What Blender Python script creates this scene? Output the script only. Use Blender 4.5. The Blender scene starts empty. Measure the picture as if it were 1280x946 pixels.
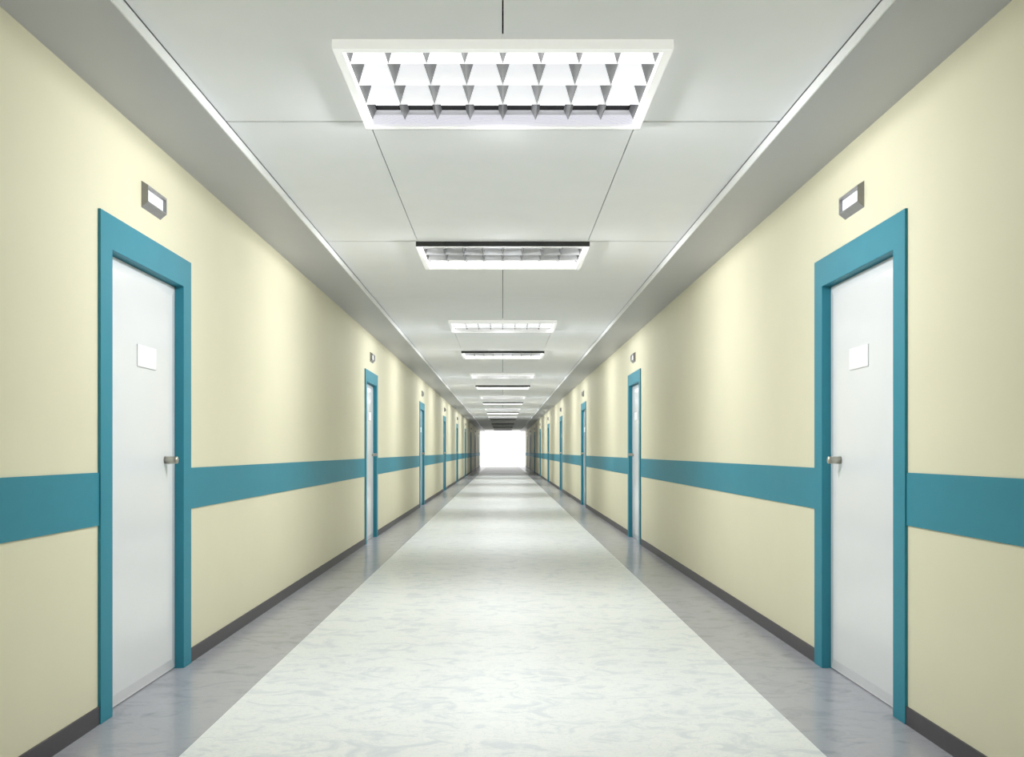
import bpy, bmesh, math
from mathutils import Vector

C = bpy.context.scene.collection
PI = math.pi

# ------------------------------------------------------------------ dimensions (metres); floor z = 0, camera at the origin of x/y
EYE = 1.18
F_PX = 1134.0
Y_BACK, Y_END = -6.0, 70.0
W = 1.75            # wall face
BASE_X = 1.742      # baseboard face
FRAME_X = 1.737     # door frame face
LEAF_X = 1.777      # door leaf face
SOFFIT_Z = EYE + 1.549
SOFFIT_X = 1.350
CEIL_Z = EYE + 1.602
PERIOD = 7.56
WHITE_X = 1.252     # half width of the pale floor lane
DOOR_Y0 = 3.920     # near outer edge of first door frame
DOOR_OUT = 1.140
JAMB = 0.120
HEAD_TOP = EYE + 1.050
HEAD_BOT = EYE + 0.897
N_DOORS = 9
BAND_Z0, BAND_Z1 = EYE - 0.320, EYE - 0.092


# ------------------------------------------------------------------ materials
def new_mat(name):
    m = bpy.data.materials.new(name)
    m.use_nodes = True
    nt = m.node_tree
    return m, nt, nt.nodes['Principled BSDF']


def paint(name, col, rough=0.5, spec=0.5, metal=0.0, grain=0.0, scale=30.0, bump=0.0, coat=0.0):
    """Paint with a faint procedural mottling of its own colour."""
    m, nt, b = new_mat(name)
    b.inputs['Roughness'].default_value = rough
    b.inputs['Specular IOR Level'].default_value = spec
    b.inputs['Metallic'].default_value = metal
    b.inputs['Coat Weight'].default_value = coat
    b.inputs['Coat Roughness'].default_value = 0.05
    tc = nt.nodes.new('ShaderNodeTexCoord')
    no = nt.nodes.new('ShaderNodeTexNoise')
    no.inputs['Scale'].default_value = scale
    no.inputs['Detail'].default_value = 3
    nt.links.new(tc.outputs['Object'], no.inputs['Vector'])
    r = nt.nodes.new('ShaderNodeValToRGB')
    lo = [c * (1 - grain) for c in col]
    hi = [min(1.0, c * (1 + grain)) for c in col]
    r.color_ramp.elements[0].color = (*lo, 1)
    r.color_ramp.elements[1].color = (*hi, 1)
    r.color_ramp.elements[0].position = 0.3
    r.color_ramp.elements[1].position = 0.7
    nt.links.new(no.outputs['Fac'], r.inputs['Fac'])
    nt.links.new(r.outputs['Color'], b.inputs['Base Color'])
    if bump:
        bp = nt.nodes.new('ShaderNodeBump')
        bp.inputs['Strength'].default_value = bump
        bp.inputs['Distance'].default_value = 0.002
        nt.links.new(no.outputs['Fac'], bp.inputs['Height'])
        nt.links.new(bp.outputs['Normal'], b.inputs['Normal'])
    return m


def glow(name, col, strength):
    m, nt, b = new_mat(name)
    b.inputs['Base Color'].default_value = (*col, 1)
    b.inputs['Roughness'].default_value = 0.4
    b.inputs['Emission Color'].default_value = (*col, 1)
    b.inputs['Emission Strength'].default_value = strength
    return m


def marble(name, base, vein, dark, rough, spec, sx, sy, vein_amt):
    """Sheet vinyl with cloudy wisps drawn out across the corridor."""
    m, nt, b = new_mat(name)
    b.inputs['Roughness'].default_value = rough
    b.inputs['Specular IOR Level'].default_value = spec
    N, L = nt.nodes, nt.links
    tc = N.new('ShaderNodeTexCoord')
    mp = N.new('ShaderNodeMapping')
    mp.inputs['Scale'].default_value = (sx, sy, 1)
    L.new(tc.outputs['Object'], mp.inputs['Vector'])
    n1 = N.new('ShaderNodeTexNoise')
    n1.inputs['Scale'].default_value = 2.2
    n1.inputs['Detail'].default_value = 7
    n1.inputs['Roughness'].default_value = 0.62
    n1.inputs['Distortion'].default_value = 1.3
    L.new(mp.outputs['Vector'], n1.inputs['Vector'])
    r1 = N.new('ShaderNodeValToRGB')
    e = r1.color_ramp.elements
    e[0].position, e[0].color = 0.30, (*dark, 1)
    e[1].position, e[1].color = 0.50, (*base, 1)
    k = r1.color_ramp.elements.new(0.39)
    k.color = (*vein, 1)
    L.new(n1.outputs['Fac'], r1.inputs['Fac'])
    n2 = N.new('ShaderNodeTexNoise')
    n2.inputs['Scale'].default_value = 5.5
    n2.inputs['Detail'].default_value = 6
    n2.inputs['Distortion'].default_value = 2.0
    L.new(mp.outputs['Vector'], n2.inputs['Vector'])
    r2 = N.new('ShaderNodeValToRGB')
    e = r2.color_ramp.elements
    e[0].position, e[0].color = 0.47, (0, 0, 0, 1)
    e[1].position, e[1].color = 0.53, (0, 0, 0, 1)
    k = r2.color_ramp.elements.new(0.5)
    k.color = (1, 1, 1, 1)
    L.new(n2.outputs['Fac'], r2.inputs['Fac'])
    ml = N.new('ShaderNodeMath')
    ml.operation = 'MULTIPLY'
    ml.inputs[1].default_value = vein_amt
    L.new(r2.outputs['Color'], ml.inputs[0])
    mx = N.new('ShaderNodeMix')
    mx.data_type = 'RGBA'
    L.new(ml.outputs[0], mx.inputs[0])
    L.new(r1.outputs['Color'], mx.inputs[6])
    mx.inputs[7].default_value = (*vein, 1)
    L.new(mx.outputs[2], b.inputs['Base Color'])
    return m


M = {}
M['wall'] = paint('cream_paint', (0.69, 0.658, 0.485), rough=0.55, spec=0.3, grain=0.01, scale=3)
M['teal'] = paint('teal_paint', (0.033, 0.225, 0.300), rough=0.5, spec=0.25, grain=0.02, scale=6)
M['base'] = paint('charcoal_vinyl', (0.066, 0.060, 0.068), rough=0.45, spec=0.4, grain=0.05)
M['ceiling'] = paint('ceiling_tile_white', (0.925, 0.93, 0.95), rough=0.75, spec=0.2, grain=0.01, scale=4)
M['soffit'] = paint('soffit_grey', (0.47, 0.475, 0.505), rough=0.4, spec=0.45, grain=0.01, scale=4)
M['edge'] = paint('edge_profile_white', (0.86, 0.87, 0.86), rough=0.4, grain=0.01)
M['dark'] = paint('plenum_black', (0.012, 0.012, 0.014), rough=0.8)
M['door'] = paint('door_white_laminate', (0.69, 0.70, 0.71), rough=0.12, spec=0.5, grain=0.01, scale=3)
M['plate'] = paint('plate_white', (0.82, 0.82, 0.82), rough=0.35, grain=0.01)
M['nickel'] = paint('brushed_nickel', (0.44, 0.43, 0.37), rough=0.28, metal=0.9, grain=0.05)
M['sign'] = paint('sign_grey_metal', (0.28, 0.275, 0.275), rough=0.42, metal=0.25, grain=0.04)
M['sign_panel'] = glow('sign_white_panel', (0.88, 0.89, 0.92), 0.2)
M['frame_glow'] = glow('lamp_frame_glow', (0.95, 0.95, 0.94), 0.30)  # emission imitates light falling on the frame
M['end_glow'] = glow('end_panel_glow', (0.70, 0.70, 0.75), 0.20)  # emission stands in for light reaching the end panel
M['tube_fill'] = glow('lamp_tube_fill', (1, 1, 1), 0.2)  # faint glow added in the unlit far lamps
M['frame'] = paint('lamp_frame_white', (0.95, 0.95, 0.94), rough=0.4, grain=0.01)
M['frame_shade'] = paint('lamp_edge_shade', (0.035, 0.036, 0.038), rough=0.5, grain=0.05)  # shade on one side of the frame, put into the colour
M['lou_shaded'] = paint('louvre_grey_shaded', (0.68, 0.68, 0.71), rough=0.4, metal=0.0, grain=0.03)  # reflector side turned from the light, shade put into its grey
M['lou_dark'] = paint('louvre_blade_grey', (0.19, 0.19, 0.20), rough=0.4, metal=0.0, grain=0.04)
M['lou_glow'] = glow('reflector_glow', (0.93, 0.94, 0.97), 0.66)  # emission in place of tube light on the reflectors' lit side
M['side_glow'] = glow('side_reflector_glow', (1.0, 1.0, 0.98), 1.0)  # glow added in place of light on the inner sides
M['tube'] = glow('lamp_tube_lit', (1.0, 1.0, 1.0), 2.0)
M['lou_off'] = paint('reflector_unlit', (0.45, 0.46, 0.47), rough=0.4, grain=0.02)
M['floor'] = marble('pale_vinyl_floor', (0.715, 0.725, 0.70), (0.585, 0.61, 0.62), (0.57, 0.60, 0.605),
                    0.30, 0.20, 2.3, 3.4, 0.8)
M['floor_grey'] = marble('grey_vinyl_floor', (0.355, 0.358, 0.385), (0.305, 0.308, 0.335), (0.26, 0.263, 0.29),
                         0.22, 0.40, 2.2, 3.4, 0.5)


# ------------------------------------------------------------------ mesh helpers
class MB:
    """Collects shapes into one mesh."""
    def __init__(self, mats):
        self.bm = bmesh.new()
        self.mats = mats

    def face(self, pts, mi=0):
        f = self.bm.faces.new([self.bm.verts.new(p) for p in pts])
        f.material_index = mi
        return f

    def box(self, x0, x1, y0, y1, z0, z1, mi=0, bevel=0.0):
        x0, x1 = sorted((x0, x1)); y0, y1 = sorted((y0, y1)); z0, z1 = sorted((z0, z1))
        v = [self.bm.verts.new(p) for p in ((x0, y0, z0), (x1, y0, z0), (x1, y1, z0), (x0, y1, z0),
                                            (x0, y0, z1), (x1, y0, z1), (x1, y1, z1), (x0, y1, z1))]
        fs = []
        for q in ((0, 3, 2, 1), (4, 5, 6, 7), (0, 1, 5, 4), (1, 2, 6, 5), (2, 3, 7, 6), (3, 0, 4, 7)):
            f = self.bm.faces.new([v[i] for i in q]); f.material_index = mi; fs.append(f)
        if bevel:
            es = {e for f in fs for e in f.edges}
            bmesh.ops.bevel(self.bm, geom=list(es), offset=bevel, segments=2, affect='EDGES', profile=0.5)
        return fs

    def prism(self, prof, axis, a0, a1, mis=None):
        """Extrude a closed profile along x or y. prof: list of (u, z). mis: material index for each side face."""
        def P(u, z, a):
            return (a, u, z) if axis == 'x' else (u, a, z)
        A = [self.bm.verts.new(P(u, z, a0)) for u, z in prof]
        B = [self.bm.verts.new(P(u, z, a1)) for u, z in prof]
        n = len(prof)
        new = []
        for i in range(n):
            j = (i + 1) % n
            f = self.bm.faces.new((A[i], A[j], B[j], B[i]))
            f.material_index = mis[i] if mis else 0
            new.append(f)
        f1 = self.bm.faces.new(A[::-1]); f2 = self.bm.faces.new(B)
        if mis:
            f1.material_index = f2.material_index = mis[-1]
        new += [f1, f2]
        bmesh.ops.recalc_face_normals(self.bm, faces=new)
        return new

    def lathe(self, prof, c, axis=(1, 0, 0), seg=28, mi=0):
        """Revolve (r, t) profile about the x axis direction sign given by axis, starting at c."""
        s = axis[0]
        rings = []
        for r, t in prof:
            ring = []
            for k in range(seg):
                a = 2 * PI * k / seg
                ring.append(self.bm.verts.new((c[0] + s * t, c[1] + r * math.cos(a), c[2] + r * math.sin(a))))
            rings.append(ring)
        new = []
        for i in range(len(rings) - 1):
            for k in range(seg):
                l = (k + 1) % seg
                f = self.bm.faces.new((rings[i][k], rings[i][l], rings[i + 1][l], rings[i + 1][k]))
                f.smooth = True; f.material_index = mi; new.append(f)
        new.append(self.bm.faces.new(rings[0])); new.append(self.bm.faces.new(rings[-1][::-1]))
        bmesh.ops.recalc_face_normals(self.bm, faces=new)

    def build(self, name, parent=None, recalc=False):
        if recalc:
            bmesh.ops.recalc_face_normals(self.bm, faces=self.bm.faces[:])
        me = bpy.data.meshes.new(name)
        self.bm.to_mesh(me); self.bm.free()
        for m in self.mats:
            me.materials.append(m)
        o = bpy.data.objects.new(name, me)
        C.objects.link(o)
        if parent:
            o.parent = parent
        return o


def tag(o, label=None, cat=None, group=None, kind=None):
    if label: o['label'] = label
    if cat: o['category'] = cat
    if group: o['group'] = group
    if kind: o['kind'] = kind
    return o


def empty(name, loc, rz=0.0):
    o = bpy.data.objects.new(name, None)
    o.empty_display_size = 0.1
    o.location = loc
    o.rotation_euler = (0, 0, rz)
    C.objects.link(o)
    return o


def copy_tree(o, parent=None):
    c = o.copy()
    C.objects.link(c)
    if parent:
        c.parent = parent
    for ch in list(o.children):
        copy_tree(ch, c)
    return c


# ------------------------------------------------------------------ the room shell
door_ys = [DOOR_Y0 + PERIOD * k for k in range(N_DOORS)]

fl = MB([M['floor'], M['floor_grey']])
def floor_strip(x0, x1, mi):
    fl.box(x0, x1, Y_BACK, Y_END, -0.06, 0.0, mi)
floor_strip(-WHITE_X, WHITE_X, 0)
floor_strip(-W - 0.12, -WHITE_X, 1)
floor_strip(WHITE_X, W + 0.12, 1)
tag(fl.build('floor'), 'pale marbled vinyl floor with grey marbled side strips', 'floor', kind='structure')

WALL_TOP = CEIL_Z + 0.22
for s, side in ((-1, 'left'), (1, 'right')):
    wb = MB([M['wall']])
    bb = MB([M['base']])
    tb = MB([M['teal']])
    y = Y_BACK
    for d in door_ys:
        wb.box(s * W, s * (W + 0.12), y, d + 0.02, 0, WALL_TOP)
        wb.box(s * W, s * (W + 0.12), d + 0.02, d + DOOR_OUT - 0.02, HEAD_TOP - 0.02, WALL_TOP)
        bb.box(s * BASE_X, s * W, y, d, 0, 0.078)
        tb.box(s * (W - 0.006), s * W, y, d, BAND_Z0, BAND_Z1)
        y = d + DOOR_OUT
        wb.box(s * W, s * (W + 0.12), y - 0.02, y, 0, WALL_TOP)
    # stretch after the last door
    wb.box(s * W, s * (W + 0.12), y - 0.02, Y_END, 0, WALL_TOP)
    bb.box(s * BASE_X, s * W, y, Y_END, 0, 0.078)
    tb.box(s * (W - 0.006), s * W, y, Y_END, BAND_Z0, BAND_Z1)
    tag(wb.build('wall_' + side), 'cream painted corridor wall on the %s' % side, 'wall', kind='structure')
    tag(bb.build('baseboard_' + side), 'charcoal baseboard along the %s wall' % side, 'baseboard', kind='structure')
    tag(tb.build('trim_1' if s < 0 else 'trim_2'), 'teal protective band along the %s wall' % side, 'wall band', kind='structure')

wb = MB([M['wall']])
wb.box(-W - 0.12, W + 0.12, Y_BACK - 0.1, Y_BACK, 0, WALL_TOP)
tag(wb.build('wall_back'), 'cream wall closing the corridor behind the viewer', 'wall', kind='structure')

# soffits along both walls and the white profile on their inner edge
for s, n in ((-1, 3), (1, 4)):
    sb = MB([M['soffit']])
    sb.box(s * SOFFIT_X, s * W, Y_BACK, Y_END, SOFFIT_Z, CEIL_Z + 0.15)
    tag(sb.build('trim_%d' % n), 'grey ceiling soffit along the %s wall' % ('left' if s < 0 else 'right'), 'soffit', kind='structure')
    eb = MB([M['edge']])
    eb.box(s * (SOFFIT_X - 0.006), s * SOFFIT_X, Y_BACK, Y_END, SOFFIT_Z + 0.001, CEIL_Z - 0.005)
    tag(eb.build('trim_%d' % (n + 2)), 'white edge profile of the %s soffit' % ('left' if s < 0 else 'right'), 'edge profile', kind='structure')

# ------------------------------------------------------------------ ceiling tiles
LAMP_L = 0.884      # along the corridor
LAMP_HX = 0.664
SEAM_Y0 = 4.410     # cross seam at the far edge of the first lamp
P3 = PERIOD / 3
GX, GY = 0.0028, 0.0075
cb = MB([M['ceiling'], M['dark']])
TX = SOFFIT_X - 0.008
T0, T1 = CEIL_Z, CEIL_Z + 0.018
def tile(x0, x1, y0, y1):
    y0, y1 = max(y0, Y_BACK), min(y1, Y_END)
    if y1 - y0 > 0.01:
        cb.box(x0, x1, y0, y1, T0, T1)
k = -3
while SEAM_Y0 + k * PERIOD < Y_END + PERIOD:
    a = SEAM_Y0 + k * PERIOD          # row with side seams
    b, c, d = a + P3, a + 2 * P3, a + 3 * P3
    XS = 0.650
    tile(-TX, -XS - GX, a + GY, b - GY)
    tile(-XS + GX, XS - GX, a + GY, b - GY)
    tile(XS + GX, TX, a + GY, b - GY)
    # row with a lamp at its near end, then a row with a lamp at its far end; centre seam in both
    GF = 0.003
    for s in (-1, 1):
        xs = lambda u, v: (min(s * u, s * v), max(s * u, s * v))
        tile(*xs(LAMP_HX - 0.01, TX), b + GY, b + LAMP_L - 0.01)
        tile(*xs(GX, TX), b + LAMP_L - 0.01, c - GF)
        tile(*xs(GX, TX), c + GF, d - LAMP_L + 0.01)
        tile(*xs(LAMP_HX - 0.01, TX), d - LAMP_L + 0.01, d - GY)
    k += 1
cb.box(-W - 0.12, W + 0.12, Y_BACK - 0.1, Y_END, WALL_TOP, WALL_TOP + 0.05, 1)   # slab above the tiles
cb.box(-SOFFIT_X, SOFFIT_X, Y_END - 0.02, Y_END, T1, WALL_TOP, 0)
tag(cb.build('ceiling'), 'suspended white tile ceiling with thin dark seams', 'ceiling', kind='structure')

# ------------------------------------------------------------------ doors
Y_IN0, Y_IN1 = JAMB, DOOR_OUT - JAMB     # opening, from the near outer frame edge
ORD = ['first', 'second', 'third', 'fourth', 'fifth', 'sixth', 'seventh', 'eighth', 'ninth']


def make_door(s):
    """Door for one wall; origin on the floor at the near outer frame edge, x = distance from corridor axis."""
    root = empty('door', (0, 0, 0))
    # frame: two jambs and a head, one continuous U
    fm = MB([M['teal']])
    X0, X1 = s * FRAME_X, s * (LEAF_X + 0.06)
    fm.prism([(0, 0), (Y_IN0, 0), (Y_IN0, HEAD_BOT), (Y_IN1, HEAD_BOT), (Y_IN1, 0), (DOOR_OUT, 0),
              (DOOR_OUT, HEAD_TOP), (0, HEAD_TOP)], 'x', X0, X1)
    sharp = [e for e in fm.bm.edges if e.calc_length() < 10 and all(abs(v.co.x - X0) < 1e-6 for v in e.verts)]
    bmesh.ops.bevel(fm.bm, geom=sharp, offset=0.002, segments=2, affect='EDGES', profile=0.5)
    fm.build('door_frame', root)
    # leaf: a raised field inside a shallow sloping border
    lf = MB([M['door']])
    g = 0.004
    y0, y1, z0, z1 = Y_IN0 + g, Y_IN1 - g, 0.007, HEAD_BOT - 0.005
    xb, xr, xf = s * (LEAF_X + 0.040), s * (LEAF_X + 0.009), s * LEAF_X
    def ring(x, i):
        return [(x, y0 + i, z0 + i), (x, y1 - i, z0 + i), (x, y1 - i, z1 - i), (x, y0 + i, z1 - i)]
    R = [ring(xb, 0), ring(xr, 0), ring(xr, 0.008), ring(xf, 0.058)]
    V = [[lf.bm.verts.new(p) for p in r] for r in R]
    for i in range(3):
        for j in range(4):
            q = (j + 1) % 4
            lf.bm.faces.new((V[i][j], V[i][q], V[i + 1][q], V[i + 1][j]))
    lf.bm.faces.new(V[3]); lf.bm.faces.new(V[0][::-1])
    leaf = lf.build('door_leaf', root, recalc=True)
    # cylindrical pull knob on a small rose
    kb = MB([M['nickel']])
    ky, kz = 0.852, EYE - 0.046
    kb.lathe([(0.0195, 0.0), (0.0195, 0.063), (0.018, 0.066), (0.0, 0.0662)],
             (s * LEAF_X, ky, kz), axis=(-s, 0, 0))
    kb.build('door_handle', leaf)
    pl = MB([M['plate']])
    pl.box(s * LEAF_X, s * (LEAF_X - 0.006), 0.484, 0.718, EYE + 0.414, EYE + 0.522, bevel=0.0015)
    pl.build('name_plate', leaf)
    return root


def make_sign(s):
    """Slim box sign above a door, top and underside sloping towards its front; recessed white panel."""
    root = empty('door_sign', (0, 0, 0))
    yc = 0.594
    ya, yb = yc - 0.1225, yc + 0.1225
    xw, xf = s * W, s * (W - 0.033)
    zb0, zb1, zf0, zf1 = EYE + 1.182, EYE + 1.311, EYE + 1.209, EYE + 1.290
    cs = MB([M['sign']])
    xi = s * (W - 0.033 + 0.020)
    B = [(xw, ya, zb0), (xw, yb, zb0), (xw, yb, zb1), (xw, ya, zb1)]
    Fr = [(xf, ya, zf0), (xf, yb, zf0), (xf, yb, zf1), (xf, ya, zf1)]
    m, mt = 0.004, 0.011
    In = [(xf, ya + m, zf0 + m), (xf, yb - 2 * m, zf0 + m), (xf, yb - 2 * m, zf1 - mt), (xf, ya + m, zf1 - mt)]
    De = [(xi, p[1], p[2]) for p in In]
    V = [[cs.bm.verts.new(p) for p in r] for r in (B, Fr, In, De)]
    for i in range(3):
        for j in range(4):
            q = (j + 1) % 4
            cs.bm.faces.new((V[i][j], V[i][q], V[i + 1][q], V[i + 1][j]))
    cs.bm.faces.new(V[0][::-1]); cs.bm.faces.new(V[3])
    cs.build('casing', root, recalc=True)
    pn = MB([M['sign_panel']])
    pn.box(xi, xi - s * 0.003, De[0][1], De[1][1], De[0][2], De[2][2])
    pn.build('sign_panel', root)
    return root


n = 0
for s, side in ((-1, 'left'), (1, 'right')):
    dproto, sproto = make_door(s), make_sign(s)
    for k, dy in enumerate(door_ys):
        n += 1
        d = dproto if k == 0 else copy_tree(dproto)
        d.name = 'door_%d' % n
        d.location = (0, dy, 0)
        tag(d, 'white flush door in teal frame, %s along the %s wall' % (ORD[k], side), 'door',
            'white doors along the corridor', 'structure')
        g = sproto if k == 0 else copy_tree(sproto)
        g.location = (0, dy, 0)
        tag(g, 'small grey box sign with white panel above %s door of the %s wall' % (ORD[k], side), 'sign',
            'box signs above the doors')


# ------------------------------------------------------------------ ceiling lamps
def make_lamp(lit):
    """Louvred lamp; origin at its centre on the ceiling plane, reflector sides with added glow face -y."""
    root = empty('ceiling_light', (0, 0, 0))
    hy, hx = LAMP_L / 2, LAMP_HX
    rim = 0.035
    iy, ix = hy - rim, hx - rim
    zb, zt = -0.0375, 0.115        # bottom of rim, top of housing
    lo, hi = -0.005, 0.043         # louvre bottom / top
    # frame: white rim, three white outer sides; emission imitates light on them
    fr = MB([M['frame_glow'] if lit else M['frame']])
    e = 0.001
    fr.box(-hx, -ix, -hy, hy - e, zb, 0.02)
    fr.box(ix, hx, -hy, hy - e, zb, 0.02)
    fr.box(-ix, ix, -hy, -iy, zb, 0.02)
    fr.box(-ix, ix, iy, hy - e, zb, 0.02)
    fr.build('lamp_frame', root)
    de = MB([M['frame_shade']])  # unlit outer side of the frame, painted dark as a strip
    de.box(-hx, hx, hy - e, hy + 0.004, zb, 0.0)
    tag(de.build('shade_edge', root), 'shaded side of the lamp frame, shade painted on')
    # housing above the louvre
    ho = MB([M['dark']])
    t = 0.006
    ho.box(-ix - t, ix + t, -iy - t, iy + t, zt, zt + t)
    ho.box(-ix - t, -ix - 0.002, -iy - t, iy + t, 0.02, zt)
    ho.box(ix + 0.002, ix + t, -iy - t, iy + t, 0.02, zt)
    ho.box(-ix, ix, -iy - t, -iy - 0.002, 0.02, zt)
    ho.box(-ix, ix, iy + 0.002, iy + t, 0.02, zt)
    ho.build('housing', root)
    # inner panels; their glow imitates light from the tubes
    sp = MB([M['side_glow'] if lit else M['lou_off']])
    for s in (-1, 1):
        sp.box(s * ix, s * (ix + 0.002), -iy, iy, zb + 0.002, hi)
    sp.box(-ix, ix, -iy - 0.002, -iy, zb + 0.002, hi)
    tag(sp.build('side_panel', root), 'inner sides of the lamp, glow added when lit')
    ep = MB([M['end_glow'] if lit else M['lou_shaded']])
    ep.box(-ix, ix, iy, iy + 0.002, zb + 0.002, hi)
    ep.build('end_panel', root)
    # three cross reflectors; glow and grey imitate a lit and a shaded side
    top, half = 0.088, 0.030
    ys = [-hy + 0.2145 * (i + 1) + 0.004 * i for i in range(3)]
    for yk in ys:
        rf = MB([M['lou_glow'] if lit else M['lou_off'], M['lou_shaded']])
        rf.prism([(yk, lo), (yk - half, top), (yk + half, top)], 'x', -ix, ix, mis=[0, 1, 1])
        rf.build('reflector', root)
    # wedge blades across the reflectors, lower in the last row of cells
    lv = MB([M['lou_dark']])
    pw = 2 * ix / 8
    for i in range(9):
        xk = -ix + pw * i
        for y0, y1, h, q in ((-iy, ys[2] + 0.004, top - 0.002, 0.033), (ys[2], iy, hi, 0.021)):
            l, r = (xk - q if i else xk), (xk + q if i < 8 else xk)
            lv.prism([(xk, lo), (r, h), (l, h)], 'y', y0, y1)
    lv.build('louvre', root)
    # lamp tube seen through the last row of cells
    tb = MB([M['tube'] if lit else M['tube_fill']])
    tb.lathe([(0.009, 0.0), (0.009, 2 * ix - 0.04)], (-ix + 0.02, iy - 0.02, 0.068), seg=16)
    tb.build('lamp_tube', root)
    return root


LORD = ['first', 'second', 'third', 'fourth', 'fifth', 'sixth', 'seventh', 'eighth', 'ninth', 'tenth', 'eleventh', 'twelfth',
        'thirteenth', 'fourteenth', 'fifteenth', 'sixteenth', 'seventeenth', 'eighteenth']
lamps = []          # (centre y, turned, lit)
for k in range(0, 9):
    lamps.append((SEAM_Y0 + k * PERIOD - LAMP_L / 2, False, k <= 5))
    lamps.append((SEAM_Y0 + P3 + k * PERIOD + LAMP_L / 2, True, k <= 4))
lit_proto = make_lamp(True)
off_proto = make_lamp(False)
used = set()
for i, (y, turned, lit) in enumerate(lamps):
    p = lit_proto if lit else off_proto
    o = p if p not in used else copy_tree(p)
    used.add(p)
    o.location = (0, y, CEIL_Z)
    o.rotation_euler = (0, 0, PI if turned else 0)
    look = 'lit louvred ceiling light' if lit else 'unlit louvred ceiling light, faint fill added,'
    look += ' with shade painted on near edge' if turned else ' with white near edge'
    tag(o, look + ', %s from the viewer' % LORD[i], 'ceiling light', 'louvred ceiling lights')
for y, turned in ((SEAM_Y0 + P3 - PERIOD + LAMP_L / 2, True), (SEAM_Y0 - PERIOD - LAMP_L / 2, False)):
    o = copy_tree(lit_proto)
    o.location = (0, y, CEIL_Z)
    o.rotation_euler = (0, 0, PI if turned else 0)
    tag(o, 'lit louvred ceiling light overhead behind the viewer' if not turned else 'lit louvred ceiling light directly above the viewer',
        'ceiling light', 'louvred ceiling lights')
    lamps.append((y, turned, True))

# light of the lit lamps, plus fill added at unlit ones: a louvre distribution, narrow along the corridor and weak above the horizontal
POWER, FILL_POWER = 50.0, 8.0
NARROW = 1.15
UP = 0.52
DOWN = 1.2
def lamp_data(power):
    L = bpy.data.lights.new('lamp_light', 'POINT')
    L.energy = power
    L.shadow_soft_size = 0.015
    L.use_nodes = True
    nt = L.node_tree
    N, K = nt.nodes, nt.links
    em = N['Emission']
    em.inputs['Color'].default_value = (0.955, 0.975, 1.0, 1)
    tc = N.new('ShaderNodeTexCoord')
    sp = N.new('ShaderNodeSeparateXYZ')
    K.new(tc.outputs['Normal'], sp.inputs[0])
    def math(op, a, b=None, clamp=False):
        m = N.new('ShaderNodeMath'); m.operation = op; m.use_clamp = clamp
        for i, v in enumerate((a, b)):
            if v is None: continue
            if isinstance(v, (int, float)): m.inputs[i].default_value = v
            else: K.new(v, m.inputs[i])
        return m.outputs[0]
    yy = math('MULTIPLY', sp.outputs['Y'], sp.outputs['Y'])
    lobe = math('POWER', math('SUBTRACT', 1.0, yy, True), NARROW)
    rp = N.new('ShaderNodeValToRGB')
    e = rp.color_ramp.elements
    e[0].position, e[0].color = 0.48, (1, 1, 1, 1)
    e[1].position, e[1].color = 0.66, (0, 0, 0, 1)
    k = e.new(0.51); k.color = (UP, UP, UP, 1)
    K.new(math('MULTIPLY_ADD', sp.outputs['Z'], 0.5), rp.inputs['Fac'])
    for n in N:
        if n.type == 'MATH' and n.operation == 'MULTIPLY_ADD': n.inputs[2].default_value = 0.5
    down = math('POWER', math('MAXIMUM', math('MULTIPLY', sp.outputs['Z'], -1.0), 0.0), 2.0)
    gain = math('ADD', 1.0, math('MULTIPLY', down, DOWN))
    K.new(math('MULTIPLY', math('MULTIPLY', lobe, rp.outputs['Color']), gain), em.inputs['Strength'])
    return L
full, fill = lamp_data(POWER), lamp_data(FILL_POWER)  # second one is weak fill added at the unlit far lamps
LIGHT_DROP, LIGHT_Y = 0.11, -0.33
for y, turned, lit in lamps:
    for x in (-0.35, 0.35):
        o = bpy.data.objects.new('lamp_light', full if lit else fill)
        o.location = (x, y + (LIGHT_Y if turned else -LIGHT_Y), CEIL_Z - LIGHT_DROP)
        C.objects.link(o)

# ------------------------------------------------------------------ daylight at the open end
w = bpy.data.worlds.new('daylight')
bpy.context.scene.world = w
w.use_nodes = True
w.node_tree.nodes['Background'].inputs['Color'].default_value = (1, 1, 1, 1)
w.node_tree.nodes['Background'].inputs['Strength'].default_value = 1.4

# ------------------------------------------------------------------ camera
cam = bpy.data.cameras.new('camera')
cam.sensor_fit = 'HORIZONTAL'
cam.sensor_width = 36.0
cam.lens = 36.0 * F_PX / 1280.0
cam.shift_x = 11.5 / 1280.0
cam.shift_y = 91.0 / 1280.0
cam.clip_start = 0.02
cam.clip_end = 300
co = bpy.data.objects.new('camera', cam)
co.location = (0, 0, EYE)
co.rotation_euler = (PI / 2, 0, 0)
C.objects.link(co)
sc = bpy.context.scene
sc.camera = co
sc.view_settings.view_transform = 'Standard'
sc.view_settings.look = 'None'
sc.view_settings.gamma = 1
sc.view_settings.exposure = 0.14
sc.view_settings.use_curve_mapping = False
sc.cycles.max_bounces = 8
sc.cycles.diffuse_bounces = 4
sc.cycles.use_denoising = True
